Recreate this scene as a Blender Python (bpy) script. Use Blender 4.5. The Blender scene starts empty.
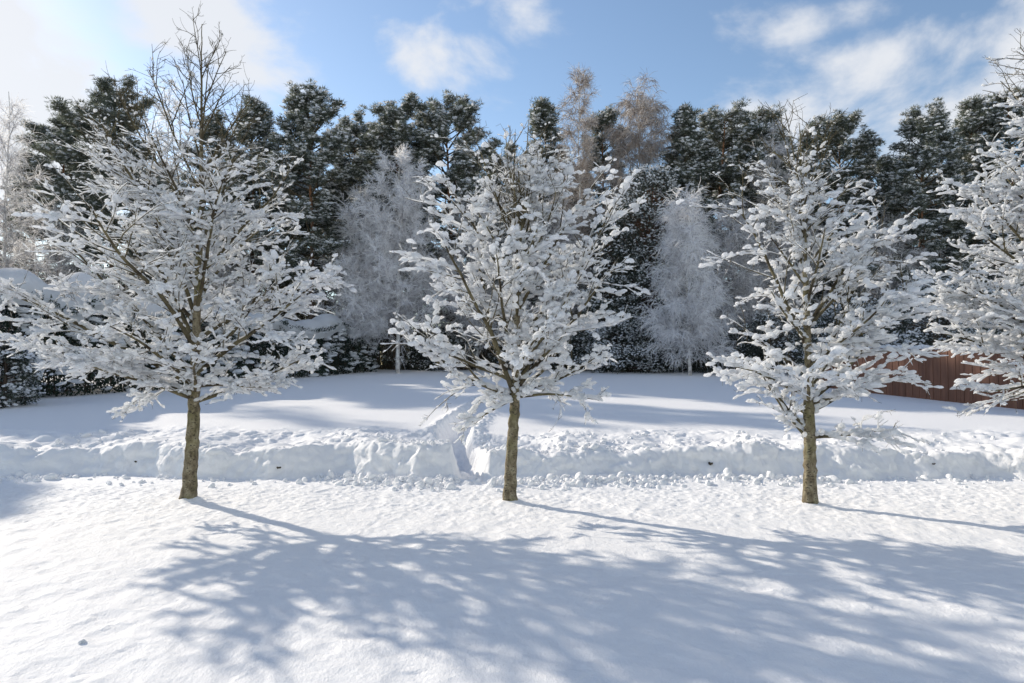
import bpy, math
import numpy as np

# ------------------------------------------------------------------ camera, sky, sun, exposure
sc = bpy.context.scene
COL = sc.collection
CAM_Z, FPX, HORIZON = 1.7, 682.67, 365.0
PITCH = math.atan((HORIZON - 341.5) / FPX)
cam_d = bpy.data.cameras.new('camera'); cam_d.lens = 24; cam_d.sensor_width = 36
cam_d.clip_start = 0.05; cam_d.clip_end = 2000
cam = bpy.data.objects.new('camera', cam_d); COL.objects.link(cam)
cam.location = (0, 0, CAM_Z); cam.rotation_euler = (math.radians(90) + PITCH, 0, 0)
sc.camera = cam

SUN_AZ, SUN_EL = 50.0, 24.5          # degrees left of straight ahead, degrees up
sd = np.array([-math.sin(math.radians(SUN_AZ)) * math.cos(math.radians(SUN_EL)),
               math.cos(math.radians(SUN_AZ)) * math.cos(math.radians(SUN_EL)), math.sin(math.radians(SUN_EL))])
sun_d = bpy.data.lights.new('sun', 'SUN'); sun_d.energy = 3.6; sun_d.angle = math.radians(0.8)
sun_d.color = (1.0, 0.89, 0.73)
sun = bpy.data.objects.new('sun', sun_d); COL.objects.link(sun)
sun.rotation_euler = (math.radians(90 - SUN_EL), 0, math.radians(180 + SUN_AZ) - math.radians(0))
from mathutils import Vector
sun.rotation_euler = Vector((-sd[0], -sd[1], -sd[2])).to_track_quat('-Z', 'Y').to_euler()

sc.view_settings.view_transform = 'Standard'; sc.view_settings.look = 'None'
sc.view_settings.exposure = 0.51; sc.view_settings.gamma = 1.0
sc.view_settings.use_curve_mapping = False


def nd(nt, typ, **kw):
    n = nt.nodes.new(typ)
    for k, v in kw.items():
        setattr(n, k, v)
    return n


def mth(nt, op, a, b=None, c=None, clamp=False):
    n = nt.nodes.new('ShaderNodeMath'); n.operation = op; n.use_clamp = clamp
    for i, v in enumerate((a, b, c)):
        if v is None: continue
        if isinstance(v, (int, float)): n.inputs[i].default_value = v
        else: nt.links.new(v, n.inputs[i])
    return n.outputs[0]


world = bpy.data.worlds.new('World'); sc.world = world; world.use_nodes = True
nt = world.node_tree; nt.nodes.clear()
wo = nd(nt, 'ShaderNodeOutputWorld'); bg = nd(nt, 'ShaderNodeBackground')
sky = nd(nt, 'ShaderNodeTexSky'); sky.sky_type = 'NISHITA'; sky.sun_disc = False
sky.sun_elevation = math.radians(SUN_EL); sky.sun_rotation = math.radians(-SUN_AZ)
sky.altitude = 100; sky.air_density = 1.0; sky.dust_density = 0.3; sky.ozone_density = 1.3
SKY_STRENGTH = 0.12
bg.inputs['Strength'].default_value = SKY_STRENGTH
tc = nd(nt, 'ShaderNodeTexCoord'); sp = nd(nt, 'ShaderNodeSeparateXYZ')
nt.links.new(tc.outputs['Generated'], sp.inputs[0])
az = mth(nt, 'ARCTAN2', sp.outputs[0], sp.outputs[1])
el = mth(nt, 'ARCSINE', sp.outputs[2])
# cloud noise, wispy: domain is the sky direction
cmb = nd(nt, 'ShaderNodeCombineXYZ')
nt.links.new(mth(nt, 'MULTIPLY', az, 1.0), cmb.inputs[0]); nt.links.new(mth(nt, 'MULTIPLY', el, 1.7), cmb.inputs[1])
ns = nd(nt, 'ShaderNodeTexNoise'); ns.inputs['Scale'].default_value = 4.2; ns.inputs['Detail'].default_value = 9
ns.inputs['Roughness'].default_value = 0.56; ns.inputs['Distortion'].default_value = 0.25
nt.links.new(cmb.outputs[0], ns.inputs['Vector'])
noise = ns.outputs[0]


def px_dir(px, py):
    x = (px - 512) / FPX; z = (341.5 - py) / FPX
    v = np.array([x, math.cos(PITCH) - z * math.sin(PITCH), math.sin(PITCH) + z * math.cos(PITCH)])
    v /= np.linalg.norm(v)
    return math.atan2(v[0], v[1]), math.asin(v[2])


total = None
FILL_CLOUDS = [(1.9, .5, .8, .4), (-2.3, .5, .7, .3), (3.0, .3, .6, .2)]  # unseen clouds added beside and behind the camera, fill light for the shaded snow
for (px, py, rx, ry, tilt, amt) in [(a_, e_, u_, v_, 'w', 1.25) for a_, e_, u_, v_ in FILL_CLOUDS] + [
        (190, 30, 95, 50, -0.15, 1.0), (255, 62, 60, 28, -0.4, .6), (440, 55, 65, 42, -0.35, .85), (480, 92, 60, 26, -.3, .5),
        (525, 12, 60, 28, -0.2, .7), (900, 85, 190, 50, 0.18, .85), (1010, 70, 120, 60, 0.3, .8), (800, 120, 90, 40, 0.1, .6),
        (50, 160, 60, 35, 0, .6), (-90, 60, 150, 130, 0, 1.25), (880, 0, 90, 22, .1, .6), (650, 95, 60, 25, 0, .25),
        (1150, -50, 200, 60, 0.2, .7), (-250, -200, 300, 80, 0.3, .7), (600, -260, 300, 90, -0.2, .7)]:
    if tilt == 'w':
        a0, e0, rx, ry, tilt = px, py, rx * FPX, ry * FPX, 0
    else:
        a0, e0 = px_dir(px, py)
    da = mth(nt, 'SUBTRACT', az, a0); de = mth(nt, 'SUBTRACT', el, e0)
    ct, st = math.cos(tilt), math.sin(tilt)
    u = mth(nt, 'ADD', mth(nt, 'MULTIPLY', da, ct), mth(nt, 'MULTIPLY', de, st))
    v = mth(nt, 'SUBTRACT', mth(nt, 'MULTIPLY', de, ct), mth(nt, 'MULTIPLY', da, st))
    u = mth(nt, 'DIVIDE', u, rx / FPX); v = mth(nt, 'DIVIDE', v, ry / FPX)
    r2 = mth(nt, 'ADD', mth(nt, 'MULTIPLY', u, u), mth(nt, 'MULTIPLY', v, v))
    g = mth(nt, 'MULTIPLY', mth(nt, 'EXPONENT', mth(nt, 'MULTIPLY', r2, -0.8)), amt)
    total = g if total is None else mth(nt, 'MAXIMUM', total, g)
mixv = mth(nt, 'ADD', mth(nt, 'MULTIPLY', total, 0.70), mth(nt, 'MULTIPLY', mth(nt, 'SUBTRACT', noise, 0.5), 1.9))
mr = nd(nt, 'ShaderNodeMapRange'); mr.interpolation_type = 'SMOOTHSTEP'
nt.links.new(mixv, mr.inputs[0]); mr.inputs[1].default_value = 0.26; mr.inputs[2].default_value = 0.66
mr.inputs[4].default_value = 0.9
mixc = nd(nt, 'ShaderNodeMixRGB'); nt.links.new(mr.outputs[0], mixc.inputs[0]); nt.links.new(sky.outputs[0], mixc.inputs[1])
mixc.inputs[2].default_value = (5.0, 5.1, 5.3, 1)
CLOUD = mixc
nt.links.new(mixc.outputs[0], bg.inputs[0]); nt.links.new(bg.outputs[0], wo.inputs[0])

sc.render.engine = 'CYCLES'
cy = sc.cycles
cy.max_bounces = 12; cy.diffuse_bounces = 9; cy.glossy_bounces = 1; cy.transmission_bounces = 8; cy.use_denoising = True

# ------------------------------------------------------------------ helpers
UP = np.array([0, 0, 1.0])


def hash2(ix, iy, seed):
    h = (ix.astype(np.int64) * 374761393 + iy.astype(np.int64) * 668265263 + seed * 974634777) & 0xFFFFFFFF
    h = ((h ^ (h >> 13)) * 1274126177) & 0xFFFFFFFF
    h = (h ^ (h >> 16)) & 0xFFFFFF
    return h / float(0xFFFFFF)


def vnoise(x, y, seed=0):
    x = np.asarray(x, float); y = np.asarray(y, float)
    ix = np.floor(x); iy = np.floor(y); fx = x - ix; fy = y - iy
    fx = fx * fx * fx * (fx * (fx * 6 - 15) + 10); fy = fy * fy * fy * (fy * (fy * 6 - 15) + 10)
    a = hash2(ix, iy, seed); b = hash2(ix + 1, iy, seed); c = hash2(ix, iy + 1, seed); d = hash2(ix + 1, iy + 1, seed)
    return (a * (1 - fx) + b * fx) * (1 - fy) + (c * (1 - fx) + d * fx) * fy


def fbm(x, y, seed=0, o=4):
    s = 0; amp = .5; t = 0
    for i in range(o):
        s = s + amp * vnoise(x * 2 ** i * 1.03 + i * 7.3 + .31 * i * y, y * 2 ** i - i * 3.1, seed + i); t += amp; amp *= .5
    return s / t - .5


def cells(x, y, seed=0):
    """dome-shaped lumps: 1 at a jittered cell centre, 0 far from all centres; also a per-lump random"""
    ix = np.floor(x); iy = np.floor(y); best = np.full(np.shape(x), 9.0); rid = np.zeros(np.shape(x))
    for dx in (-1, 0, 1):
        for dy in (-1, 0, 1):
            cx = ix + dx; cy_ = iy + dy
            px = cx + hash2(cx, cy_, seed); py = cy_ + hash2(cx, cy_, seed + 5); r = hash2(cx, cy_, seed + 9)
            d = ((x - px) ** 2 + (y - py) ** 2) / (0.25 + .75 * r) ** 2
            m = d < best; best = np.where(m, d, best); rid = np.where(m, r, rid)
    return np.sqrt(np.clip(1 - best / .55, 0, 1)) * (0.25 + .75 * rid), rid


def sstep(a, b, x):
    t = np.clip((x - a) / (b - a), 0, 1); return t * t * (3 - 2 * t)


PATH = np.array([(-0.40, 8.6), (-.60, 10.2), (-0.95, 11.6), (-1.12, 13.2), (-1.0, 15), (-.75, 17.5), (-.55, 20), (-.1, 24), (.8, 30)])


def path_dist(x, y):
    best = np.full(np.shape(x), 99.0)
    for i in range(len(PATH) - 1):
        a = PATH[i]; b = PATH[i + 1]; ab = b - a
        t = np.clip(((x - a[0]) * ab[0] + (y - a[1]) * ab[1]) / (ab @ ab), 0, 1)
        d = np.hypot(x - a[0] - t * ab[0], y - a[1] - t * ab[1]); best = np.minimum(best, d)
    return best


def bank_line(x):
    yb = 10.25 + .45 * fbm(x * .45, x * 0 + 3, 11, 3) * 2 + .30 * fbm(x * 1.5, x * 0 + 1, 12, 3) + .06 * fbm(x * 7, x * 0, 13, 2)
    yb = yb - .55 * np.exp(-((x + 1.65) / .75) ** 4) - .10 * sstep(-1, 8, x) * 1.0 + .25 * sstep(-3.2, -4.2, x) * sstep(-7, -5, x)
    return yb


def terrain(x, y):
    x = np.asarray(x, float); y = np.asarray(y, float)
    yb = bank_line(x)
    t = y - yb
    wob = .07 * fbm(x * 3, y * 3, 51, 3) + .03 * fbm(x * 9, y * 9, 52, 2)
    face = sstep(-.03, .40 + .22 * vnoise(x * .8, y * 0 + 4, 16), t + wob)
    top = .38 + .17 * fbm(x * .9, y * .5, 14, 3) * 2 * (1 - sstep(1.2, 4.0, t)) + .05 * np.exp(-((x + 1.8) / .8) ** 4) * np.exp(-((y - 10.6) / .8) ** 2)
    z = face * top
    z = z + .041 * np.clip(y - 11.3, 0, 25.7)
    # lumpy thrown-up snow on and behind the edge
    zone = sstep(-.1, .25, t) * (1 - sstep(1.4 + 1.2 * (fbm(x * .5, y * 0, 77, 2) + .5), 3.6, t))
    c1, _ = cells(x * 4.2 + fbm(x * 3, y * 3, 31, 2), y * 3.4, 21); c2, _ = cells(x * 9, y * 8 + fbm(x * 6, y * 6, 32, 2), 22)
    z = z + zone * (.055 * c1 * sstep(.35, .6, vnoise(x * 1.3, y * 1.3, 41)) + .016 * c2 * sstep(.3, .6, vnoise(x * 2.3, y * 2.3, 43)) + .11 * fbm(x * 1.6, y * 1.6, 42, 5) + .05 * np.abs(fbm(x * 5, y * 5, 44, 3)))
    # soft sculpting of the cut face
    fz = np.exp(-((t - .15) / .28) ** 2)
    z = z + fz * (.08 * fbm(x * 1.5, y * 2.5, 61, 3))
    # rubble at the foot of the face
    am = .25 + .75 * sstep(.45, .7, vnoise(x * .7, y * 0 + 2, 15)) + .9 * np.exp(-((x + .9) / 1.7) ** 4) + .5 * np.exp(-((x - 1.2) / .8) ** 2)
    foot = np.exp(-((t + .18) / .26) ** 2) * np.clip(am, 0, 1.4)
    c3, r3 = cells(x * 7.5, y * 6.5, 25); c4, _ = cells(x * 16, y * 14, 26)
    z = z + foot * (.035 * c3 * (r3 > .4) + .012 * c4 + .05 * fbm(x * 3, y * 3, 27, 4) + .02)
    # trodden path cut through the bank
    pd = path_dist(x, y) + .07 * fbm(x * 4, y * 4, 71, 3) + .03 * fbm(x * 12, y * 12, 72, 2)
    inb = sstep(9.9, 10.5, y) * (1 - sstep(20, 27, y))
    dep = (.32 * (1 - sstep(12.5, 18, y)) + .15)
    z = z - inb * dep * (1 - sstep(.09 + .012 * (y - 10), .29 + .03 * (y - 10), pd)) + inb * .045 * sstep(11.2, 12.5, y) * np.exp(-((pd - .42) / .16) ** 2) * (1 + 1.2 * c2)
    z = z + inb * .03 * c2 * (pd < .3)
    # open snow: soft undulation, small pits and crumbs
    near = 1 - sstep(9.4, 10.1, y)
    z = z + .045 * fbm(x * .35, y * .35, 81, 2) * near
    z = z + near * (.018 * fbm(x * 3.2, y * 2.4, 82, 4) + .008 * fbm(x * 11 + y * 4, y * 10 - x * 3, 83, 3) + .006 * np.abs(fbm(x * 21, y * 18, 87, 2)))
    pits, pr = cells(x * 5.5, y * 4.0, 84)
    z = z - near * .010 * pits * (pr > .62) * (vnoise(x * .8, y * .8, 85) > .35)
    cr, cr_r = cells(x * 17, y * 15, 86)
    z = z + near * .012 * cr * (cr_r > .55) * sstep(6, 9, y)
    # a short straight groove beside the middle tree
    gx = (x - 1.28) + (y - 8.3) * .52
    z = z - .018 * np.exp(-(gx / .025) ** 2) * sstep(7.5, 7.7, y) * (1 - sstep(8.9, 9.1, y)) + .014 * np.exp(-((gx + .06) / .04) ** 2) * sstep(7.5, 7.7, y) * (1 - sstep(8.9, 9.1, y))
    far = sstep(12.5, 15, y)
    z = z + far * (.022 * fbm(x * .2, y * .15, 91, 2) + .008 * fbm(x * 1.2, y * 1.0, 92, 3))
    # small collar of snow round each trunk
    for tx, ty in TRUNKS:
        d2 = (x - tx) ** 2 + (y - ty) ** 2
        z = z + .035 * np.exp(-d2 / .035)
    return z


TRUNKS = [(-4.08, 8.66), (-0.03, 8.58), (3.65, 8.42), (7.5, 8.5)]


def gz(x, y):
    return float(terrain(np.array([x]), np.array([y]))[0])


def link(o, parent=None):
    COL.objects.link(o)
    if parent is not None: o.parent = parent
    return o


class Buf:
    def __init__(s): s.v = []; s.f = []; s.n = 0

    def add(s, v, f):
        v = np.asarray(v, np.float32).reshape(-1, 3); f = np.asarray(f, np.int64)
        s.v.append(v); s.f.append(f + s.n); s.n += len(v)

    def mesh(s, name, mat, smooth=True):
        me = bpy.data.meshes.new(name)
        if s.n:
            V = np.concatenate(s.v)
            me.vertices.add(len(V)); me.vertices.foreach_set('co', V.ravel())
            lens = np.concatenate([np.full(len(f), f.shape[1], np.int32) for f in s.f])
            loops = np.concatenate([f.ravel() for f in s.f]).astype(np.int32)
            me.loops.add(len(loops)); me.loops.foreach_set('vertex_index', loops)
            me.polygons.add(len(lens)); st = np.zeros(len(lens), np.int32); st[1:] = np.cumsum(lens)[:-1]
            me.polygons.foreach_set('loop_start', st); me.polygons.foreach_set('loop_total', lens)
            me.polygons.foreach_set('use_smooth', np.full(len(lens), smooth))
            me.update(calc_edges=True)
        me.materials.append(mat)
        return me

    def obj(s, name, mat, parent=None, smooth=True):
        return link(bpy.data.objects.new(name, s.mesh(name, mat, smooth)), parent)


def thing(name, label, cat, loc, group=None, rz=0):
    o = bpy.data.objects.new(name, None); o.empty_display_size = .3
    link(o); o.location = loc; o.rotation_euler = (0, 0, rz); o['label'] = label; o['category'] = cat
    if group: o['group'] = group
    return o


def tag(o, label, cat, group=None, kind=None):
    if label: o['label'] = label
    if cat: o['category'] = cat
    if group: o['group'] = group
    if kind: o['kind'] = kind
    return o


def unit(v): return v / np.maximum(np.linalg.norm(v, axis=-1, keepdims=True), 1e-9)


def tubes(buf, P, R, S=5, cap=True):
    """P (N,K,3) polylines, R (N,K) radii"""
    N, K, _ = P.shape
    T = np.empty_like(P); T[:, 1:-1] = P[:, 2:] - P[:, :-2]; T[:, 0] = P[:, 1] - P[:, 0]; T[:, -1] = P[:, -1] - P[:, -2]
    T = unit(T)
    ref = np.where(np.abs(T[:, :1, 2:3]) > .8, np.array([1.0, 0, 0]), UP) * np.ones((1, K, 1))
    A = unit(np.cross(T, ref)); B = np.cross(T, A)
    ang = np.arange(S) / S * 2 * np.pi
    ring = P[:, :, None, :] + R[:, :, None, None] * (np.cos(ang)[None, None, :, None] * A[:, :, None, :] + np.sin(ang)[None, None, :, None] * B[:, :, None, :])
    V = ring.reshape(-1, 3)
    n, k, s = np.meshgrid(np.arange(N), np.arange(K - 1), np.arange(S), indexing='ij')
    b = (n * K + k) * S; s2 = (s + 1) % S
    F = np.stack([b + s, b + s2, b + S + s2, b + S + s], -1).reshape(-1, 4)
    buf.add(V, F)


def ribbons(buf, P, W, rng):
    """thin twigs as two crossed faces per segment would be heavy: one narrow strip, random facing"""
    N, K, _ = P.shape
    T = unit(P[:, -1] - P[:, 0]); r = rng.normal(size=(N, 3)); side = unit(np.cross(T, r))[:, None, :]
    V = np.stack([P - side * W[:, :, None], P + side * W[:, :, None]], 2).reshape(-1, 3)
    n, k = np.meshgrid(np.arange(N), np.arange(K - 1), indexing='ij')
    b = (n * K + k) * 2
    buf.add(V, np.stack([b, b + 1, b + 3, b + 2], -1).reshape(-1, 4))


def curve(start, d, length, K, rng, wob=.12, grav=0.0):
    N = len(start); P = np.empty((N, K, 3)); P[:, 0] = start; d = unit(d.copy()); step = (np.asarray(length) / (K - 1))[:, None]
    g = np.asarray(grav) * np.ones(N)
    for k in range(1, K):
        d = unit(d + rng.normal(size=(N, 3)) * wob + g[:, None] * UP)
        P[:, k] = P[:, k - 1] + d * step
    return P


def sample(P, idx, t):
    """point and tangent on polylines idx at t in 0..1"""
    K = P.shape[1]; f = t * (K - 1); k = np.minimum(f.astype(int), K - 2); w = (f - k)[:, None]
    a = P[idx, k]; b = P[idx, k + 1]
    return a * (1 - w) + b * w, unit(b - a)


def ico(sub):
    import bmesh
    bm = bmesh.new(); bmesh.ops.create_icosphere(bm, subdivisions=sub, radius=1)
    v = np.array([x.co[:] for x in bm.verts]); f = np.array([[l.index for l in fc.verts] for fc in bm.faces]); bm.free()
    return v, f


def octa():
    v = [(1, 0, 0), (-1, 0, 0), (0, 1, 0), (0, -1, 0), (0, 0, 1), (0, 0, -1)]
    f = [(0, 2, 4), (2, 1, 4), (1, 3, 4), (3, 0, 4), (2, 0, 5), (1, 2, 5), (3, 1, 5), (0, 3, 5)]
    mid = {}; v = [np.array(a, float) for a in v]; out = []

    def m(a, b):
        k = (min(a, b), max(a, b))
        if k not in mid: v.append(unit(v[a] + v[b])); mid[k] = len(v) - 1
        return mid[k]
    for a, b, c in f:
        ab, bc, ca = m(a, b), m(b, c), m(c, a); out += [(a, ab, ca), (ab, b, bc), (ca, bc, c), (ab, bc, ca)]
    return np.array(v), np.array(out)


_r = np.random.default_rng(5)


def variants(v, n, amp):
    out = []
    for i in range(n):
        d = np.ones(len(v))
        for _ in range(4):
            q = _r.normal(size=3); q /= np.linalg.norm(q)
            d += amp * np.sin(3.0 * (v @ q) + _r.random() * 6)
        w = v * d[:, None]; w[:, 2] = np.where(w[:, 2] < 0, w[:, 2] * .55, w[:, 2])
        out.append(w)
    return np.array(out)


I2v, I2f = ico(2); O1v, O1f = octa()
BIG = variants(I2v, 24, .13); SMALL = variants(O1v, 24, .13)


def blobs(buf, C, T, S, rng, big=True):
    """snow pads: centres C, long axis T, scales S (N,3)"""
    base, F = (BIG, I2f) if big else (SMALL, O1f)
    N = len(C)
    if N == 0: return
    X = unit(T); Y = np.cross(UP, X); bad = np.linalg.norm(Y, axis=1) < .05
    Y[bad] = (0, 1, 0); Y = unit(Y); Z = np.cross(X, Y)
    B = base[rng.integers(0, len(base), N)] * S[:, None, :]
    flip = rng.random(N) < .5; B[flip, :, 0] *= -1
    B[flip] = B[flip]
    V = C[:, None, :] + B[:, :, 0:1] * X[:, None, :] + B[:, :, 1:2] * Y[:, None, :] + B[:, :, 2:3] * Z[:, None, :]
    Fb = F[None] + (np.arange(N) * base.shape[1])[:, None, None]
    Fb = np.where(flip[:, None, None], Fb[:, :, ::-1], Fb)
    buf.add(V.reshape(-1, 3), Fb.reshape(-1, 3))


# ------------------------------------------------------------------ materials
def mat(name, fn):
    m = bpy.data.materials.new(name); m.use_nodes = True; t = m.node_tree; t.nodes.clear()
    out = nd(t, 'ShaderNodeOutputMaterial'); b = nd(t, 'ShaderNodeBsdfPrincipled'); t.links.new(b.outputs[0], out.inputs[0])
    fn(t, b, out); return m


def noise_tex(t, scale, detail=4, rough=.5, coord='Object', sc3=None):
    tc = nd(t, 'ShaderNodeTexCoord'); n = nd(t, 'ShaderNodeTexNoise')
    n.inputs['Scale'].default_value = scale; n.inputs['Detail'].default_value = detail; n.inputs['Roughness'].default_value = rough
    if sc3:
        mp = nd(t, 'ShaderNodeMapping'); mp.inputs['Scale'].default_value = sc3
        t.links.new(tc.outputs[coord], mp.inputs[0]); t.links.new(mp.outputs[0], n.inputs['Vector'])
    else: t.links.new(tc.outputs[coord], n.inputs['Vector'])
    return n


def ramp(t, fac, stops):
    r = nd(t, 'ShaderNodeValToRGB'); t.links.new(fac, r.inputs[0]); e = r.color_ramp.elements
    while len(e) < len(stops): e.new(.5)
    for i, (p, c) in enumerate(stops): e[i].position = p; e[i].color = (*c, 1)
    return r


def bump(t, b, h, strength, dist):
    n = nd(t, 'ShaderNodeBump'); n.inputs['Strength'].default_value = strength; n.inputs['Distance'].default_value = dist
    t.links.new(h, n.inputs['Height']); t.links.new(n.outputs[0], b.inputs['Normal']); return n


def m_snow_ground(t, b, o):
    b.inputs['Base Color'].default_value = (.88, .885, .90, 1); b.inputs['Roughness'].default_value = .75
    b.inputs['Specular IOR Level'].default_value = .25
    a = noise_tex(t, 70, 5, .7); c = noise_tex(t, 20, 5, .65, sc3=(1.25, .8, 1))
    h = mth(t, 'ADD', mth(t, 'MULTIPLY', a.outputs[0], .5), c.outputs[0])
    bump(t, b, h, .6, .018)


def m_snow(t, b, o):
    b.inputs['Base Color'].default_value = (.93, .94, .95, 1); b.inputs['Roughness'].default_value = .7
    b.inputs['Specular IOR Level'].default_value = .2
    tr = nd(t, 'ShaderNodeBsdfTranslucent'); tr.inputs[0].default_value = (.94, .95, .965, 1)
    mx = nd(t, 'ShaderNodeMixShader'); mx.inputs[0].default_value = .68
    t.links.new(b.outputs[0], mx.inputs[1]); t.links.new(tr.outputs[0], mx.inputs[2]); t.links.new(mx.outputs[0], o.inputs[0])
    a = noise_tex(t, 60, 3, .6); n = bump(t, b, a.outputs[0], .35, .01); t.links.new(n.outputs[0], tr.inputs['Normal'])


def m_bark(t, b, o):
    a = noise_tex(t, 14, 6, .65, sc3=(1, 1, .55)); g = noise_tex(t, 3.2, 3, .5); s = noise_tex(t, 26, 3, .5, sc3=(1, 1, 2.2))
    r = ramp(t, a.outputs[0], [(.34, (.05, .038, .022)), (.48, (.155, .125, .075)), (.66, (.30, .265, .18))])
    gm = nd(t, 'ShaderNodeMixRGB'); gm.inputs[2].default_value = (.17, .165, .06, 1); t.links.new(r.outputs[0], gm.inputs[1])
    gr = ramp(t, g.outputs[0], [(.48, (0, 0, 0)), (.68, (.6, .6, .6))]); t.links.new(gr.outputs[0], gm.inputs[0])
    sm = nd(t, 'ShaderNodeMixRGB'); sm.inputs[2].default_value = (.035, .026, .018, 1); t.links.new(gm.outputs[0], sm.inputs[1])
    sr = ramp(t, s.outputs[0], [(.58, (0, 0, 0)), (.62, (.9, .9, .9))]); t.links.new(sr.outputs[0], sm.inputs[0])
    t.links.new(sm.outputs[0], b.inputs['Base Color']); b.inputs['Roughness'].default_value = .9
    bump(t, b, a.outputs[0], .8, .02)


def m_flat(c1, c2, scale=3, rough=.85):
    def f(t, b, o):
        a = noise_tex(t, scale, 3, .6); r = ramp(t, a.outputs[0], [(.35, c1), (.65, c2)])
        t.links.new(r.outputs[0], b.inputs['Base Color']); b.inputs['Roughness'].default_value = rough
        b.inputs['Specular IOR Level'].default_value = .2
    return f


def m_rime(c1, c2, tl=.6):
    def f(t, b, o):
        a = noise_tex(t, 3, 3, .6); r = ramp(t, a.outputs[0], [(.35, c1), (.65, c2)]); t.links.new(r.outputs[0], b.inputs['Base Color'])
        b.inputs['Roughness'].default_value = .8; tr = nd(t, 'ShaderNodeBsdfTranslucent'); t.links.new(r.outputs[0], tr.inputs[0])
        mx = nd(t, 'ShaderNodeMixShader'); mx.inputs[0].default_value = tl; t.links.new(b.outputs[0], mx.inputs[1]); t.links.new(tr.outputs[0], mx.inputs[2]); t.links.new(mx.outputs[0], o.inputs[0])
    return f


def m_pinebark(t, b, o):
    tc = nd(t, 'ShaderNodeTexCoord'); s = nd(t, 'ShaderNodeSeparateXYZ'); t.links.new(tc.outputs['Object'], s.inputs[0])
    a = noise_tex(t, 4, 4, .6); f = mth(t, 'ADD', mth(t, 'DIVIDE', s.outputs[2], 15), mth(t, 'MULTIPLY', mth(t, 'SUBTRACT', a.outputs[0], .5), .5))
    r = ramp(t, f, [(.35, (.085, .06, .045)), (.62, (.26, .13, .07))]); t.links.new(r.outputs[0], b.inputs['Base Color']); b.inputs['Roughness'].default_value = .9


def m_fence(t, b, o):
    a = noise_tex(t, 5, 5, .6, sc3=(1, 1, .12)); g = noise_tex(t, 1.2, 2, .5)
    r = ramp(t, a.outputs[0], [(.3, (.12, .055, .034)), (.7, (.23, .11, .07))])
    t.links.new(r.outputs[0], b.inputs['Base Color']); b.inputs['Roughness'].default_value = .8


M_GROUND = mat('snow_surface', m_snow_ground); M_SNOW = mat('loose_snow', m_snow); M_BARK = mat('lichen_bark', m_bark)
M_LIMB = mat('limb_bark', m_flat((.045, .035, .024), (.15, .13, .075), 5))
M_TWIG = mat('twig_bark', m_flat((.05, .038, .028), (.15, .125, .08), 6))
M_NEEDLE = mat('pine_needles', m_rime((.095, .12, .105), (.185, .20, .15), .45))
M_DARKNEEDLE = mat('dark_needles', m_rime((.045, .06, .052), (.10, .115, .09), .35))
M_HEDGE = mat('hedge_leaves', m_flat((.02, .034, .03), (.05, .07, .05), 2))
M_PBARK = mat('pine_bark', m_pinebark)
M_RIME = mat('rimed_twigs', m_rime((.86, .86, .875), (.95, .95, .955)))
M_RIMEDARK = mat('half_rimed_twigs', m_rime((.45, .435, .44), (.78, .77, .785)))
M_BARETWIG = mat('bare_birch_twigs', m_flat((.25, .20, .17), (.52, .46, .41), 3))
M_BIRCH = mat('birch_bark', m_flat((.35, .33, .31), (.78, .77, .74), 5))
M_FENCE = mat('fence_boards', m_fence); M_EARTH = mat('dark_earth', m_flat((.03, .024, .018), (.10, .08, .055), 20))

# ------------------------------------------------------------------ ground
def axis(fine_a, fine_b, step, lo, hi, rate):
    c = [fine_a]
    while c[-1] < fine_b: c.append(c[-1] + step(c[-1]))
    s = c[-1] - c[-2]
    while c[-1] < hi: s = min(s * rate, 4.0); c.append(c[-1] + s)
    s = c[1] - c[0]; pre = []
    p = c[0]
    while p > lo: s = min(s * rate, 4.0); p -= s; pre.append(p)
    return np.array(pre[::-1] + c)


gx = axis(-6.6, 7.4, lambda v: .0205, -160, 160, 1.028)
gy = axis(3.6, 14.0, lambda v: .0030 * v if v < 7 else .021 if v < 10.9 else .03, -40, 240, 1.02)
X, Y = np.meshgrid(gx, gy); Z = terrain(X, Y)
# crumbled, slightly overhanging cut face: push the steep part out and in
_t = Y - bank_line(X); _m = np.exp(-((_t - .24) / .26) ** 4) * (np.abs(X) < 16)
_dy = .14 * fbm(X * 1.7, Z * 5.5 + X * .3, 161, 5) + .05 * fbm(X * 9, Z * 12, 162, 3) - .05 * cells(X * 5, Z * 8 + X, 163)[0]
_dx = .10 * fbm(X * 2.1 + 9, Z * 6 + Y, 164, 3)
_pm = sstep(.30, .55, path_dist(X, Y))
YC = Y.copy(); XC = X.copy(); Y = Y + _m * _dy * (.3 + .7 * _pm); X = X + _m * _dx
NX, NY = len(gx), len(gy)
print('ground verts', NX * NY)
V = np.stack([X, Y, Z], -1).reshape(-1, 3)
ii, jj = np.meshgrid(np.arange(NY - 1), np.arange(NX - 1), indexing='ij')
F = np.stack([ii * NX + jj, ii * NX + jj + 1, (ii + 1) * NX + jj + 1, (ii + 1) * NX + jj], -1).reshape(-1, 4)
xc = XC[:-1, :-1].ravel(); yc = YC[:-1, :-1].ravel()
tt = yc - bank_line(xc); pdist = path_dist(xc, yc)
ispath = (pdist < .3) & (yc > 10.1) & (yc < 22)
isbank = (~ispath) & (tt > -.02) & (tt < .75) & (np.abs(xc) < 14)
for name, m in (('snow_ground', ~(ispath | isbank)), ('snow_bank', isbank), ('trodden_path', ispath)):
    f = F[m]; used = np.unique(f); remap = np.zeros(len(V), np.int64); remap[used] = np.arange(len(used))
    b = Buf(); b.add(V[used], remap[f]); o = b.obj(name, M_GROUND); o['kind'] = 'structure'

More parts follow.
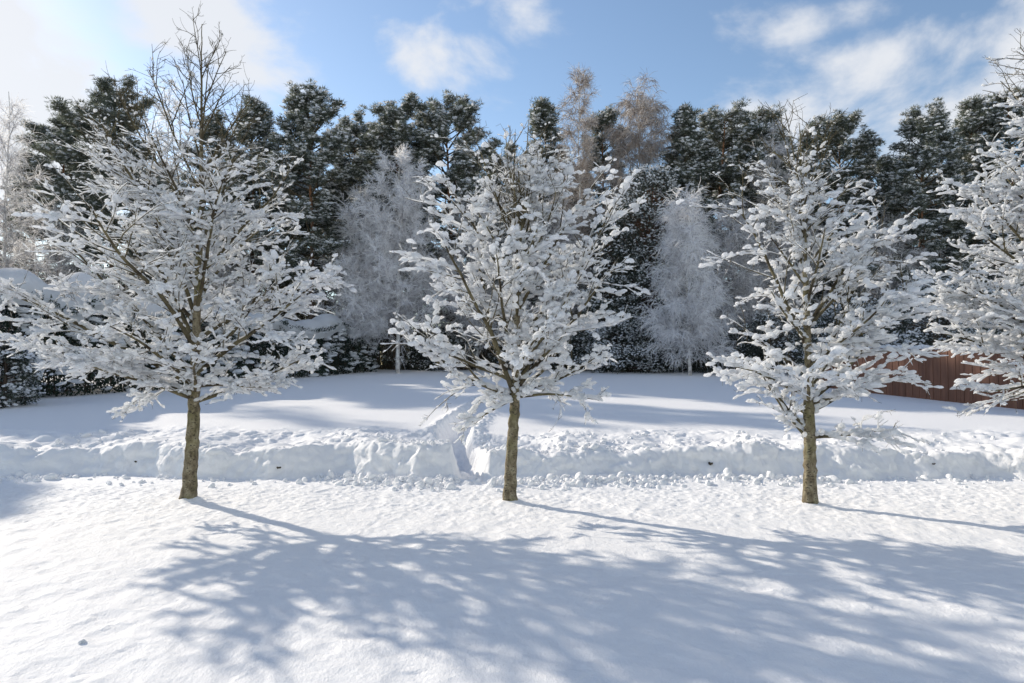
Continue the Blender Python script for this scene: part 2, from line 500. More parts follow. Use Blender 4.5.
# ------------------------------------------------------------------ garden trees
def garden_tree(label, base, trunk_pts, trunk_r, limbs, seed, style, top_bare, fork_snow=True):
    rng = np.random.default_rng(seed)
    bx, by = base; bz = gz(bx, by) - .06
    root = thing('garden_tree', label, 'tree', (bx, by, bz), 'snow laden garden trees standing in a row')
    # trunk
    tp = np.array(trunk_pts, float); K = 64
    s = np.linspace(0, 1, len(tp)); u = np.linspace(0, 1, K)
    # smooth interpolation through the control points
    tr = np.stack([np.interp(u, s, tp[:, i]) for i in range(3)], 1)
    for _ in range(6): tr[1:-1] = .25 * tr[:-2] + .5 * tr[1:-1] + .25 * tr[2:]
    tr[1:-1, :2] += (rng.normal(size=(K - 2, 2)) * .004)
    zz = tr[:, 2]; H = zz[-1]
    rad = trunk_r * (1 - .22 * np.clip(zz / 1.3, 0, 1)) * np.clip(1 - (np.clip(zz - 1.2, 0, None) / (H - 1.2)) ** .75 * .94, .03, 1) + .03 * np.exp(-zz / .10)
    b = Buf(); S = 18
    ang = np.arange(S) / S * 2 * np.pi
    nz = 1 + .05 * (vnoise(np.cos(ang)[None] * 1.3 + 5, np.sin(ang)[None] * 1.3 + zz[:, None] * 3, seed) - .5) + .04 * (vnoise(ang[None] * 2, zz[:, None] * 9, seed + 1) - .5)
    ring = tr[:, None, :] + (rad[:, None] * nz)[:, :, None] * np.stack([np.cos(ang), np.sin(ang), 0 * ang], -1)[None]
    k, q = np.meshgrid(np.arange(K - 1), np.arange(S), indexing='ij')
    b.add(ring, np.stack([k * S + q, k * S + (q + 1) % S, (k + 1) * S + (q + 1) % S, (k + 1) * S + q], -1).reshape(-1, 4))
    trunk = b.obj('trunk', M_BARK, root)

    def at_z(z):
        return np.array([np.interp(z, zz, tr[:, 0]), np.interp(z, zz, tr[:, 1]), z]), float(np.interp(z, zz, rad))
    flat = style['flat']; fs = Buf()
    for li, (z0, az, elv, L, grav) in enumerate(limbs):
        p0, r0 = at_z(z0)
        a = math.radians(az); e = math.radians(elv)
        d = np.array([[math.cos(a) * math.cos(e), math.sin(a) * math.cos(e), math.sin(e)]])
        P1 = curve(p0[None] - d * r0 * .2, d, np.array([L]), 15, rng, .055 if z0 < 3 else .03, grav)
        r1 = min(r0 * .55, .010 + .0095 * L) * np.linspace(1, .16, 15)[None] ** .85 + .002
        wood = Buf(); tubes(wood, P1, r1, 8)
        # second order
        n2 = max(5, int(L * style['n2']))
        t2 = np.sort(np.clip((np.arange(n2) + rng.random(n2)) / n2, .02, .985)) * .88 + .12
        q, tg = sample(P1, np.zeros(n2, int), t2)
        side = unit(np.cross(tg, UP)); upv = np.cross(side, tg)
        sgn = np.where(np.arange(n2) % 2 == 0, 1, -1)[:, None]
        roll = rng.normal(size=(n2, 1)) * (1 - flat) * 1.4 + .15
        sv = unit(sgn * side * np.cos(roll) + upv * np.sin(roll))
        ba = np.radians(rng.uniform(32, 58, n2))[:, None]
        d2 = tg * np.cos(ba) + sv * np.sin(ba)
        L2 = L * (.16 + .30 * np.sin(np.pi * np.clip(t2, 0, 1) ** .8) ** 1) * rng.uniform(.7, 1.25, n2)
        L2 = np.clip(L2, .14, .85)
        g2 = np.where(q[:, 2] < top_bare, style['droop'], .03)
        P2 = curve(q, d2, L2, 8, rng, .09, g2)
        tubes(wood, P2, (.0035 + .006 * L2)[:, None] * np.linspace(1, .35, 8)[None], 5)
        # third order twigs
        n3p = np.maximum(3, (L2 * style['n3']).astype(int)); idx = np.repeat(np.arange(n2), n3p)
        t3 = rng.uniform(.12, 1, len(idx)); q3, tg3 = sample(P2, idx, t3)
        side3 = unit(np.cross(tg3, UP) + 1e-6); up3 = np.cross(side3, tg3)
        sg3 = np.where(rng.random(len(idx)) < .5, 1, -1)[:, None]; roll = rng.normal(size=(len(idx), 1)) * (1 - flat) * 1.2 + .05
        sv3 = unit(sg3 * side3 * np.cos(roll) + up3 * np.sin(roll)); ba = np.radians(rng.uniform(25, 65, len(idx)))[:, None]
        L3 = np.clip(rng.uniform(.10, .26, len(idx)) * (.6 + .6 * L2[idx]), .07, .34)
        P3 = curve(q3, tg3 * np.cos(ba) + sv3 * np.sin(ba), L3, 4, rng, .16, np.where(q3[:, 2] < top_bare, style['droop'] * 1.2, .05))
        tubes(wood, P3, np.full((len(idx), 1), .0030) * np.linspace(1, .5, 4)[None], 4)
        # short spurs
        n4 = int(len(idx) * 1.3); i4 = rng.integers(0, len(idx), n4); q4, tg4 = sample(P3, i4, rng.uniform(.2, 1, n4))
        P4 = curve(q4, unit(tg4 + rng.normal(size=(n4, 3)) * .7), rng.uniform(.03, .08, n4), 2, rng, .1, 0)
        tubes(wood, P4, np.full((n4, 2), .0019), 3)
        br = wood.obj('branch', M_LIMB, root)

        # snow load
        sb = Buf()
        patch = lambda c: vnoise(c[:, 0] * 2.3 + seed, c[:, 2] * 2.6 + c[:, 1] * 1.9, seed + 3)

        def load(Pn, idx, t, size, el, keep, big):
            c, tg = sample(Pn, idx, t)
            hgt = 1 - .93 * sstep(top_bare - 1.3, top_bare + .9, c[:, 2])
            flatn = np.clip(1.15 - np.abs(tg[:, 2]), .12, 1)
            pm = patch(c)
            pr = keep * (.05 + 1.0 * hgt) * flatn ** .5 * (.12 + 1.1 * sstep(.22, .52, pm))
            inner = np.hypot(c[:, 0], c[:, 1])
            m = rng.random(len(c)) < pr
            c, tg, pm, h = c[m], tg[m], pm[m], hgt[m]
            n = len(c)
            if n == 0: return
            s = np.minimum(size * rng.lognormal(-.06, .42, n) * (.62 + .65 * pm) * (.35 + .65 * h), size * 1.45)
            S = np.stack([s * el * rng.uniform(.8, 1.3, n), s * rng.uniform(.8, 1.15, n), s * style['thick'] * rng.uniform(.75, 1.2, n)], 1)
            c = c + np.stack([rng.normal(size=n) * s * .15, rng.normal(size=n) * s * .15, S[:, 2] * .42], 1)
            T = tg * np.array([1, 1, .45]) + rng.normal(size=(n, 3)) * .25; T = unit(T)
            if big and el < 1.5:
                c = np.concatenate([c, c + rng.normal(size=c.shape) * s[:, None] * np.array([.75, .75, .3])]); S = np.concatenate([S, S * rng.uniform(.5, .9, (n, 1))]); T = np.concatenate([T, T])
            blobs(sb, c, T, S, rng, big)
        sw = style['size']

        def ridge(Pn, wr, size):
            """continuous snow lying along the upper side of each branch"""
            N_, K_, _ = Pn.shape
            c = Pn.reshape(-1, 3); tg = unit(np.gradient(Pn, axis=1)).reshape(-1, 3)
            hg = 1 - .96 * sstep(top_bare - 1.3, top_bare + .7, c[:, 2]); fl = np.clip(1.25 - np.abs(tg[:, 2]) * 1.15, 0, 1)
            Rr = size * hg * fl * (.55 + .75 * sstep(.15, .55, patch(c))) * rng.uniform(.45, 1.35, len(c))
            Rr[rng.random(len(c)) < .10] *= .15
            Rr = Rr.reshape(N_, K_); Rr[:, 0] *= .4; Rr[:, -1] *= .35
            Q = Pn.copy(); Q[:, :, 2] += wr + Rr * .55
            ok = Rr.max(1) > size * .2
            if ok.any(): tubes(sb, Q[ok], Rr[ok] + .0008, 7)

        def dense(Pn, m):
            K_ = Pn.shape[1]; f = np.linspace(0, K_ - 1, m); k = np.minimum(f.astype(int), K_ - 2); w = (f - k)[None, :, None]
            return Pn[:, k] * (1 - w) + Pn[:, k + 1] * w
        m0 = max(20, int(L / .035)); D1 = dense(P1, m0); ridge(D1, np.interp(np.linspace(0, 1, m0), np.linspace(0, 1, 15), r1[0])[None], sw * .62)
        ridge(dense(P2, 16), .004, sw * style['rdg'] * 1.1); ridge(dense(P3, 6), .002, sw * style['rdg'])
        m1 = int(L / .045); load(P1, np.zeros(m1, int), rng.uniform(.1, 1, m1), sw * .95, 1.5, .8, True)
        i2 = np.repeat(np.arange(n2), np.maximum(2, (L2 / style['sp2']).astype(int))); load(P2, i2, rng.uniform(.03, 1, len(i2)), sw * 1.0, 1.45, .95, True)
        i3 = np.repeat(np.arange(len(idx)), style['k3']); load(P3, i3, rng.uniform(.1, 1, len(i3)), sw * .88, style['el3'], .9, style['big3'])
        n5 = int(n4 * .5); load(P4, rng.integers(0, n4, n5), rng.uniform(.3, 1, n5), sw * .5, 1.2, .8, False)
        if sb.n: sb.obj('snow_load', M_SNOW, br)
        if z0 < top_bare - 1:
            n = 5; c = p0[None] + d * r0 * rng.uniform(.6, 2.2, (n, 1)) + np.array([[0, 0, 1]]) * .025 + rng.normal(size=(n, 3)) * .02
            blobs(fs, c, np.repeat(d, n, 0), rng.uniform(.025, .05, (n, 3)), rng, True)
    if fs.n and fork_snow: fs.obj('snow_in_forks', M_SNOW, trunk)
    return root


def auto_limbs(rng, z0, z1, n, Lf, Ef, az0=0, jit=14, grav=.0):
    out = []
    for i in range(n):
        t = (i + .5) / n; z = z0 + (z1 - z0) * t ** 1.05 + rng.uniform(-.04, .04); azm = az0 + i * 137.5 + rng.uniform(-jit, jit)
        out.append((z, azm % 360, Ef(t) + rng.uniform(-7, 7), Lf(t, azm) * rng.uniform(.85, 1.12), grav + rng.uniform(-.008, .008)))
    return out


rg = np.random.default_rng(3)
ST1 = dict(flat=.60, n2=8.0, n3=13, droop=-.012, size=.0255, thick=.92, sp2=.06, k3=3, el3=1.3, big3=False, rdg=.50)
ST2 = dict(flat=.30, n2=6.5, n3=9, droop=-.01, size=.0325, thick=.92, sp2=.08, k3=2, el3=1.1, big3=True, rdg=.42)
ST3 = dict(flat=.45, n2=6.5, n3=9, droop=-.025, size=.0325, thick=.88, sp2=.08, k3=2, el3=1.15, big3=True, rdg=.42)

# tree 1, left: broad spreading crown
L1 = auto_limbs(rg, 1.42, 5.5, 26, lambda t, a: (1.85 - .28 * math.cos(math.radians(a))) * (1 - t) ** .9 + .62, lambda t: 22 + 52 * t ** .5, 200)
L1 += [(1.35, 178, 20, 2.2, .006), (1.25, 12, 26, 1.6, .0), (1.6, 172, 40, 2.4, .012), (2.0, 170, 60, 3.0, .015), (1.3, 230, 22, 1.5, -.01), (1.38, 300, 20, 1.3, -.012),
       (1.7, 20, 42, 1.7, .012), (2.3, 165, 64, 2.5, .01), (1.5, 260, 25, 1.6, -.01), (1.36, 195, 22, 1.6, .004), (1.45, 345, 14, 1.3, -.012)]
garden_tree('wide spreading leftmost tree laden with snow, its bare leader reaching into the sky', TRUNKS[0],
            [(0, 0, 0), (.03, 0, .45), (.05, 0, .9), (.06, 0, 1.5), (.07, .02, 2.6), (.10, .02, 3.8), (.09, 0, 5.0), (.08, 0, 6.12)], .090, L1, 101, ST1, 4.35)
# tree 2, middle
L2 = auto_limbs(rg, 1.32, 4.0, 19, lambda t, a: 1.25 * (1 - t) ** .6 + .4, lambda t: 30 + 38 * t ** .6, 40)
L2 += [(1.32, 182, 12, 1.0, .055), (1.34, 184, 14, 1.7, .03), (1.36, 6, 18, 1.25, .015), (1.4, 80, 70, 3.0, .01), (1.42, 12, 64, 2.7, .015), (1.38, 168, 62, 2.6, .02),
       (1.35, 215, 60, 2.2, .02), (1.40, 330, 52, 1.9, .02), (1.30, 205, -8, .8, -.05), (1.33, 350, 5, 1.1, .0), (1.5, 270, 38, 1.3, .0), (3.3, 200, 80, 1.35, 0), (3.4, 20, 78, 1.2, 0), (3.2, 120, 82, 1.3, 0)]
L2 += [(3.0, a_, 74, l_, .01) for a_, l_ in ((10, 1.5), (190, 1.7), (95, 1.5), (280, 1.3))] + [(3.6, 40, 76, 1.2, 0), (3.5, 220, 74, 1.1, 0), (2.5, 175, 66, 1.9, .01), (2.4, 5, 64, 2.0, .01)]
garden_tree('smaller rounded tree heaped with puffs of snow, beside the cut in the snow bank', TRUNKS[1],
            [(0, 0, 0), (.015, 0, .5), (.05, 0, 1.0), (.08, 0, 1.5), (.10, .02, 2.4), (.14, .02, 3.4), (.20, 0, 4.2), (.24, 0, 4.85)], .080, L2, 202, ST2, 4.4)
# tree 3, right of the middle
L3 = auto_limbs(rg, 1.1, 3.9, 19, lambda t, a: (1.1 + .22 * math.cos(math.radians(a))) * (1 - t) ** .7 + .4, lambda t: 18 + 42 * t ** .6, 100)
L3 += [(.84, 8, 12, 1.25, -.01), (.92, 172, 45, 1.1, .01), (.80, 165, 48, 1.0, .01), (1.3, 5, 36, 1.9, .01), (1.5, 10, 54, 2.4, .01), (1.9, 160, 68, 2.3, .02), (1.25, 340, 20, 1.3, -.01),
       (1.35, 182, 16, 1.1, -.01), (1.15, 20, 20, 1.35, -.012), (1.6, 330, 40, 1.6, 0)]
L3 += [(2.9, a_, 70, l_, .01) for a_, l_ in ((15, 1.5), (185, 1.6), (100, 1.3), (275, 1.3))] + [(3.6, 150, 78, 1.3, 0), (3.4, 350, 76, 1.4, 0), (3.3, 210, 80, 1.6, 0), (3.5, 60, 80, 1.35, 0), (2.2, 10, 56, 1.9, .01)]
garden_tree('straight trunked tree with snow clumps on open branches before the red brown fence', TRUNKS[2],
            [(0, 0, 0), (.01, 0, .5), (0, 0, 1.0), (.01, 0, 1.6), (0, .02, 2.5), (-.02, .02, 3.4), (-.05, 0, 4.1), (-.06, 0, 4.75)], .081, L3, 303, ST3, 4.1)
# tree 4, cut by the right edge
L4 = auto_limbs(rg, 1.3, 5.2, 27, lambda t, a: 2.2 * (1 - t) ** .5 + .5, lambda t: 22 + 42 * t ** .75, 60)
L4 += [(1.5, 180, 30, 2.2, .01), (2.0, 175, 48, 2.5, .01), (1.35, 190, 8, 2.1, -.004), (1.5, 215, 22, 1.9, 0), (2.4, 185, 52, 2.2, .01), (1.7, 170, 20, 2.1, 0), (2.8, 178, 48, 1.8, 0), (1.4, 178, 14, 2.1, 0)]
garden_tree('snowy tree cut by the right edge, only the left half of its crown showing', TRUNKS[3],
            [(0, 0, 0), (.02, 0, .5), (.0, 0, 1.2), (-.1, 0, 2.6), (-.2, 0, 4.2), (-.3, 0, 5.9)], .10, L4, 404, ST1, 5.6)


# ------------------------------------------------------------------ background trees
def at(px, d, dx=0):
    x = (px - 512) / FPX * d
    return x, d


def h_for(py, d):
    """height above the camera's level at depth d that shows at row py"""
    _, e = px_dir(512, py); return CAM_Z + d * math.tan(e)


def pine(px, py, hw, d, label, seed, shape='round', low=.42, snowy=1.0, group='snow dusted pines of the wood behind the garden'):
    rng = np.random.default_rng(seed); x, y = at(px, d); g = gz(x, y); H = (h_for(py, d) - g) * .975; R = hw / FPX * d
    root = thing('pine_tree', label, 'tree', (x, y, g - .1), group)
    K = 14; lean = rng.normal(size=2) * .25; zz = np.linspace(0, 1, K)
    tp = np.stack([lean[0] * zz ** 2 + rng.normal(size=K) * .03, lean[1] * zz ** 2, zz * H * .985], 1)
    b = Buf(); tubes(b, tp[None], (np.linspace(.17, .03, K))[None], 8); b.obj('trunk', M_PBARK, root)
    n = 66 if shape != 'cone' else 76
    t = low + (1 - low) * (np.arange(n) + rng.random(n)) / n
    u = (t - low) / (1 - low)
    if shape == 'cone': prof = (1 - u) ** .75 * 1.15 + .10; elev = np.radians(5 + 38 * u)
    elif shape == 'flat': prof = np.sin(np.pi * np.clip(u * .75 + .2, 0, 1)) ** .7; elev = np.radians(4 + 35 * u ** 2)
    else: prof = np.sqrt(np.clip(1 - (u * 1.02 - .28) ** 2 / .62, .04, 1)); elev = np.radians(2 + 50 * u ** 1.5)
    lob = .35 + 1.05 * vnoise(np.arange(n) * .0 + t * 9, np.arange(n) * 2.4, seed)
    L = R * prof * lob * 1.36; azm = np.arange(n) * 2.4 + rng.normal(size=n) * .3
    st = np.stack([np.interp(t, zz, tp[:, 0]), np.interp(t, zz, tp[:, 1]), t * H * .97], 1)
    D = np.stack([np.cos(azm) * np.cos(elev), np.sin(azm) * np.cos(elev), np.sin(elev)], 1)
    P = curve(st, D, L, 6, rng, .10, .03)
    wb = Buf(); tubes(wb, P, (.022 + .012 * L)[:, None] * np.linspace(1, .3, 6)[None], 5)
    # sub branches
    k = np.maximum(6, (L * 6.5).astype(int)); idx = np.repeat(np.arange(n), k); tq = rng.uniform(.30, 1, len(idx)) ** .75
    q, tg = sample(P, idx, tq)
    d2 = unit(tg * .7 + rng.normal(size=(len(idx), 3)) * .55 + UP * .22); L2 = rng.uniform(.18, .6, len(idx))
    P2 = curve(q, d2, L2, 3, rng, .1, .05); tubes(wb, P2, np.full((len(idx), 3), .010), 3)
    C = np.concatenate([P2[:, -1], P2[:, 1], P[:, -1], np.array([[tp[-1, 0], tp[-1, 1], H]])]); M = len(C)
    cr = rng.uniform(.13, .30, M)
    nb = 46; cc = np.repeat(np.arange(M), nb)
    dr = unit(rng.normal(size=(M * nb, 3)) * np.array([1, 1, .75]) + UP * .35); rr = cr[cc] * rng.uniform(.35, 1, M * nb)
    p = C[cc] + dr * rr[:, None] * np.array([1.25, 1.25, .55]); dd = unit(dr + UP * .35 + rng.normal(size=p.shape) * .35)
    sv = unit(np.cross(dd, rng.normal(size=p.shape))); ln = rng.uniform(.12, .25, len(p))[:, None]; wd = rng.uniform(.013, .024, len(p))[:, None]
    tri = np.stack([p - sv * wd, p + sv * wd, p + dd * ln], 1).reshape(-1, 3)
    nb_ = Buf(); nb_.add(tri, np.arange(len(tri)).reshape(-1, 3))
    crown = wb.obj('crown', M_TWIG, root); nb_.obj('needles', M_NEEDLE, crown, smooth=False)
    # snow lodged on the clumps; the crests keep less
    uz = np.clip((C[:, 2] / H - low) / (1 - low), 0, 1)
    reps = 6; ci = np.repeat(np.arange(M), reps); keep = rng.random(len(ci)) < snowy * (.92 - .40 * uz[ci] ** 2)
    ci = ci[keep]; n_ = len(ci); s = rng.uniform(.04, .10, n_)
    c = C[ci] + np.stack([rng.normal(size=n_) * cr[ci] * .6, rng.normal(size=n_) * cr[ci] * .6, cr[ci] * rng.uniform(.2, .62, n_)], 1)
    a = rng.uniform(0, 6.28, n_); sb = Buf()
    blobs(sb, c, np.stack([np.cos(a), np.sin(a), rng.normal(size=n_) * .3], 1), np.stack([s * 1.5, s, s * .6], 1), rng, False)
    sb.obj('snow', M_SNOW, crown)
    return root


def birch(px, py, hw, d, label, seed, n=9000, twig=M_RIME, dark=M_RIMEDARK, low=.12, weep=.09, w=.0115, cone=1.0, group=None, frac_dark=.14, trunkr=.09):
    rng = np.random.default_rng(seed); x, y = at(px, d); g = gz(x, y); H = (h_for(py, d) - g) * 1.045; R = hw / FPX * d
    root = thing('birch_tree', label, 'tree', (x, y, g - .1), group)
    K = 16; zz = np.linspace(0, 1, K)
    tp = np.stack([np.cumsum(rng.normal(size=K)) * .035, np.cumsum(rng.normal(size=K)) * .03, zz * H * .96], 1); tp[:, :2] -= tp[0, :2]
    b = Buf(); tubes(b, tp[None], (np.linspace(trunkr, .012, K))[None], 8); b.obj('trunk', M_BIRCH, root)
    nl = 54; t = low + (1 - low) * (np.arange(nl) + rng.random(nl)) / nl * .97; u = (t - low) / (1 - low)
    prof = np.clip((1 - u) ** (.55 * cone) * np.clip(u / .18 + .35, 0, 1), .06, 1) * (.75 + .4 * rng.random(nl))
    L = R * prof * 1.25 + .2; azm = np.arange(nl) * 2.4 + rng.normal(size=nl) * .2; e = np.radians(rng.uniform(30, 58, nl))
    st = np.stack([np.interp(t, zz, tp[:, 0]), np.interp(t, zz, tp[:, 1]), t * H * .95], 1)
    st[:, 2] -= np.minimum(L * .35, st[:, 2] * .5)
    st[:, 0] = np.interp(st[:, 2] / (H * .95), zz, tp[:, 0]); st[:, 1] = np.interp(st[:, 2] / (H * .95), zz, tp[:, 1])
    D = np.stack([np.cos(azm) * np.cos(e), np.sin(azm) * np.cos(e), np.sin(e)], 1)
    P = curve(st, D, L, 8, rng, .08, .0)
    lb = Buf(); tubes(lb, P[u > .07], (.008 + .010 * L[u > .07])[:, None] * np.linspace(1, .25, 8)[None], 5)
    n2 = nl * 12; wgt = L * (u > .07); i2 = rng.choice(nl, n2, p=wgt / wgt.sum()); q, tg = sample(P, i2, rng.uniform(.15, 1, n2))
    P2 = curve(q, unit(tg + rng.normal(size=(n2, 3)) * .6 + UP * .1), rng.uniform(.3, .9, n2) * (.5 + .35 * L[i2]), 5, rng, .14, -weep * .5)
    tubes(lb, P2, np.full((n2, 1), .0075) * np.linspace(1, .5, 5)[None], 3)
    crown = lb.obj('crown', dark if twig is M_RIME else twig, root)
    for (m, frac, nm) in ((twig, 1 - frac_dark, 'fine_twigs'), (dark, frac_dark, 'inner_twigs')):
        k = int(n * frac); i3 = rng.integers(0, n2, k); q, tg = sample(P2, i3, rng.uniform(.05, 1, k))
        ln = rng.uniform(.18, .62, k) * (.7 + .3 * weep / .09)
        P3 = curve(q, unit(tg + rng.normal(size=(k, 3)) * .7), ln, 4, rng, .15, -weep * 2.2)
        fb = Buf(); ribbons(fb, P3, np.full((k, 1), w) * np.array([[1, 1, .8, .4]]), rng); fb.obj(nm, m, crown, smooth=False)
    return root


def leafy(px, py, hw, d, label, seed, name='evergreen_tree', n=16000, ls=.075, snow=1400, base=0.0, cat='tree', hfrac=None):
    """dense dark evergreen: trunk, limbs and sprays of foliage through the crown volume"""
    rng = np.random.default_rng(seed); x, y = at(px, d); g = gz(x, y); H = h_for(py, d) - g; R = hw / FPX * d
    root = thing(name, label, cat, (x, y, g - .08))
    tb = Buf(); zz = np.linspace(0, 1, 8); tubes(tb, np.stack([zz * 0, zz * 0, zz * H * .9], 1)[None], np.linspace(.05 + .01 * H, .02, 8)[None], 7); tb.obj('trunk', M_PBARK, root)
    nc = max(40, int(H * R * 16)); u = rng.random(nc) ** .9; a = rng.uniform(0, 6.28, nc)
    prof = np.sqrt(np.clip(1 - (u - .28) ** 2 / .56, .02, 1)); r = R * prof * (.55 + .45 * rng.random(nc)) * (.8 + .4 * vnoise(a * 1.5, u * 5, seed))
    C = np.stack([np.cos(a) * r, np.sin(a) * r, (base + (1 - base) * u) * H * .97], 1)
    st = np.stack([C[:, 0] * 0, C[:, 1] * 0, C[:, 2] * .8], 1); lb = Buf()
    mid = (st + C) / 2 + rng.normal(size=C.shape) * .05; tubes(lb, np.stack([st, mid, C], 1), np.full((nc, 3), .014), 4)
    crown = lb.obj('crown', M_PBARK, root)
    i = rng.integers(0, nc, n); dr = unit(rng.normal(size=(n, 3))); cr = .22 + .10 * R
    p = C[i] + dr * (cr * rng.random((n, 1)) ** .4) * np.array([1, 1, .7])
    dd = unit(dr * .6 + rng.normal(size=(n, 3)) * .5 + np.stack([C[i, 0], C[i, 1], 0 * p[:, 0]], 1) * .3 / max(R, .1)); sv = unit(np.cross(dd, rng.normal(size=(n, 3))))
    ln = ls * rng.uniform(.8, 2.0, (n, 1)); wd = ls * rng.uniform(.25, .5, (n, 1))
    lf = Buf(); lf.add(np.stack([p - sv * wd, p + sv * wd, p + dd * ln], 1).reshape(-1, 3), np.arange(n * 3).reshape(-1, 3)); lf.obj('foliage', M_DARKNEEDLE, crown, smooth=False)
    i = rng.integers(0, nc, snow); snow = int(snow * 1.7); i = rng.integers(0, nc, snow); s = rng.uniform(.025, .065, snow) * (ls / .075) ** .5
    c = C[i] + np.stack([rng.normal(size=snow) * cr * .6, rng.normal(size=snow) * cr * .6, cr * rng.uniform(-.1, .75, snow)], 1); aa = rng.uniform(0, 6.28, snow)
    sb = Buf(); blobs(sb, c, np.stack([np.cos(aa), np.sin(aa), rng.normal(size=snow) * .6], 1), np.stack([s * 1.4, s, s * .8], 1), rng, False); sb.obj('snow', M_SNOW, crown)
    return root


GP = 'snow dusted pines of the wood behind the garden'
pine(57, 113, 30, 40, 'dark flat topped pine behind the outer left branches of the leftmost tree', 1, 'flat', .50, .5)
pine(110, 86, 42, 37, 'dark pine, broad rounded head behind the upper left branches of the leftmost tree', 2, 'round', .40, .45)
pine(28, 165, 30, 44, 'low dark pine between the far left rimed birch and the flat topped pine', 21, 'round', .35, .6)
pine(212, 122, 26, 42, 'dark pine showing just right of the bare leader of the leftmost tree', 3, 'round', .35, .6)
pine(252, 92, 32, 38, 'pointed pine standing at the right flank of the leftmost tree', 4, 'cone', .35, .9)
pine(160, 175, 36, 45, 'shaded pine hidden behind the middle of the leftmost crown', 22, 'round', .30, .7)
pine(312, 98, 36, 36, 'spreading pine with forked top, first of the dense group left of the middle tree', 5, 'round', .38, 1)
pine(348, 110, 34, 41, 'pine between the forked top pine and the blue green round pine', 6, 'flat', .35, 1)
pine(396, 104, 40, 38, 'full round headed pine rising directly over the cone shaped rimed birch', 7, 'round', .38, 1)
pine(290, 165, 40, 43, 'snow dusted pine low behind the gap right of the leftmost tree', 23, 'round', .25, 1)
pine(372, 150, 40, 45, 'pine with red brown stem in the dense group left of the middle tree', 24, 'round', .3, .9)
pine(452, 103, 44, 39, 'wide pine behind the upper left branches of the middle tree', 8, 'round', .35, 1.1)
pine(500, 158, 38, 45, 'lower pine directly behind the top of the middle tree', 9, 'round', .28, 1)
pine(549, 94, 26, 42, 'narrow pointed pine immediately left of the tall bare birch', 10, 'cone', .34, .7)
pine(604, 107, 24, 42, 'narrow pine between the tall bare birch and the weeping bare birch', 11, 'round', .4, .8)
pine(560, 175, 45, 46, 'broad pine low behind the right side of the middle tree', 25, 'round', .22, 1)
pine(688, 100, 24, 38, 'pine with a sharp snowy tip right of the weeping bare birch', 12, 'cone', .40, .9)
pine(716, 112, 36, 40, 'flat layered pine beside the sharp tipped pine', 13, 'flat', .42, 1)
pine(757, 110, 26, 40, 'small topped pine whose head stands over the grey lilac birch', 14, 'flat', .62, .8)
pine(735, 170, 45, 46, 'pine low behind the gap left of the straight trunked tree', 26, 'round', .25, 1)
pine(846, 120, 38, 40, 'round pine behind the upper right of the straight trunked tree', 15, 'round', .32, 1)
pine(884, 160, 34, 44, 'lower pine between two round pines right of the straight trunked tree', 16, 'round', .28, 1)
pine(924, 111, 36, 37, 'thick pine with olive green head between the two rightmost garden trees', 17, 'round', .30, 1)
pine(975, 96, 38, 39, 'tall pine behind the outer branches of the rightmost garden tree', 18, 'cone', .3, 1)
pine(1018, 88, 36, 38, 'tall pine at the right edge, above the rightmost garden tree', 19, 'round', .3, 1)
pine(800, 140, 40, 45, 'pine straight behind the leader of the straight trunked tree', 27, 'round', .25, 1)

birch(2, 92, 45, 30, 'rimed birch at the far left edge against the pale sky', 31, 9000, low=.1, frac_dark=.5, w=.006)
birch(165, 78, 38, 44, 'pale rimed birch seen through the top of the leftmost tree', 32, 8000, low=.25, w=.008)
birch(398, 150, 50, 33.5, 'cone shaped birch white with rime, left of the middle tree', 33, 24000, low=.16, weep=.05, trunkr=.11)
birch(362, 185, 42, 34.5, 'lower rounded birch white with rime on the left of the cone shaped one', 34, 15000, low=.12, weep=.05)
birch(578, 62, 24, 37, 'tall narrow bare birch with pale brown twigs, highest of the wood behind', 35, 14000, M_BARETWIG, M_RIMEDARK, low=.22, weep=.07, w=.0075, cone=.7, frac_dark=.35)
birch(640, 82, 36, 39, 'weeping bare birch with drooping brown twigs right of the tall narrow one', 36, 20000, M_BARETWIG, M_RIMEDARK, low=.3, weep=.22, w=.008, cone=.45, frac_dark=.35)
birch(690, 192, 36, 31.5, 'small weeping birch white with rime, its slim white trunk standing at the lawn edge', 37, 17000, low=.06, weep=.13, cone=.8)
birch(772, 122, 46, 38, 'grey lilac rimed birch filling the space left of the straight trunked tree', 38, 17000, low=.12, weep=.06, frac_dark=.5)
birch(735, 200, 40, 35, 'grey rimed birch behind the left branches of the straight trunked tree', 39, 12000, low=.08, weep=.07, frac_dark=.55)
birch(478, 190, 46, 36, 'grey rimed birch hidden behind the middle tree', 40, 13000, low=.08, weep=.06, frac_dark=.5)
birch(560, 190, 40, 37, 'grey rimed birch behind the right half of the middle tree', 41, 10000, low=.1, weep=.06, frac_dark=.6)
birch(225, 215, 45, 37, 'grey rimed birch behind the lower right of the leftmost tree', 42, 9000, low=.1, weep=.06, frac_dark=.6)
birch(60, 200, 55, 36, 'thin grey rimed birch behind the lower left of the leftmost tree', 43, 8000, low=.1, weep=.05, frac_dark=.7, w=.007)
birch(890, 215, 50, 37, 'grey rimed birch behind the right branches of the straight trunked tree', 44, 8000, low=.1, weep=.06, frac_dark=.6)
leafy(650, 165, 48, 35.5, 'dense dark evergreen frosted with snow beneath the weeping bare birch', 51, n=42000, snow=4200)
leafy(610, 215, 40, 36, 'lower dark evergreen between the middle tree and the frosted dense one', 52, n=26000, snow=1800)
leafy(622, 322, 42, 34.5, 'low spreading juniper frosted blue white in front of the deep shade', 53, 'juniper_shrub', n=9000, ls=.05, snow=1500, cat='shrub')
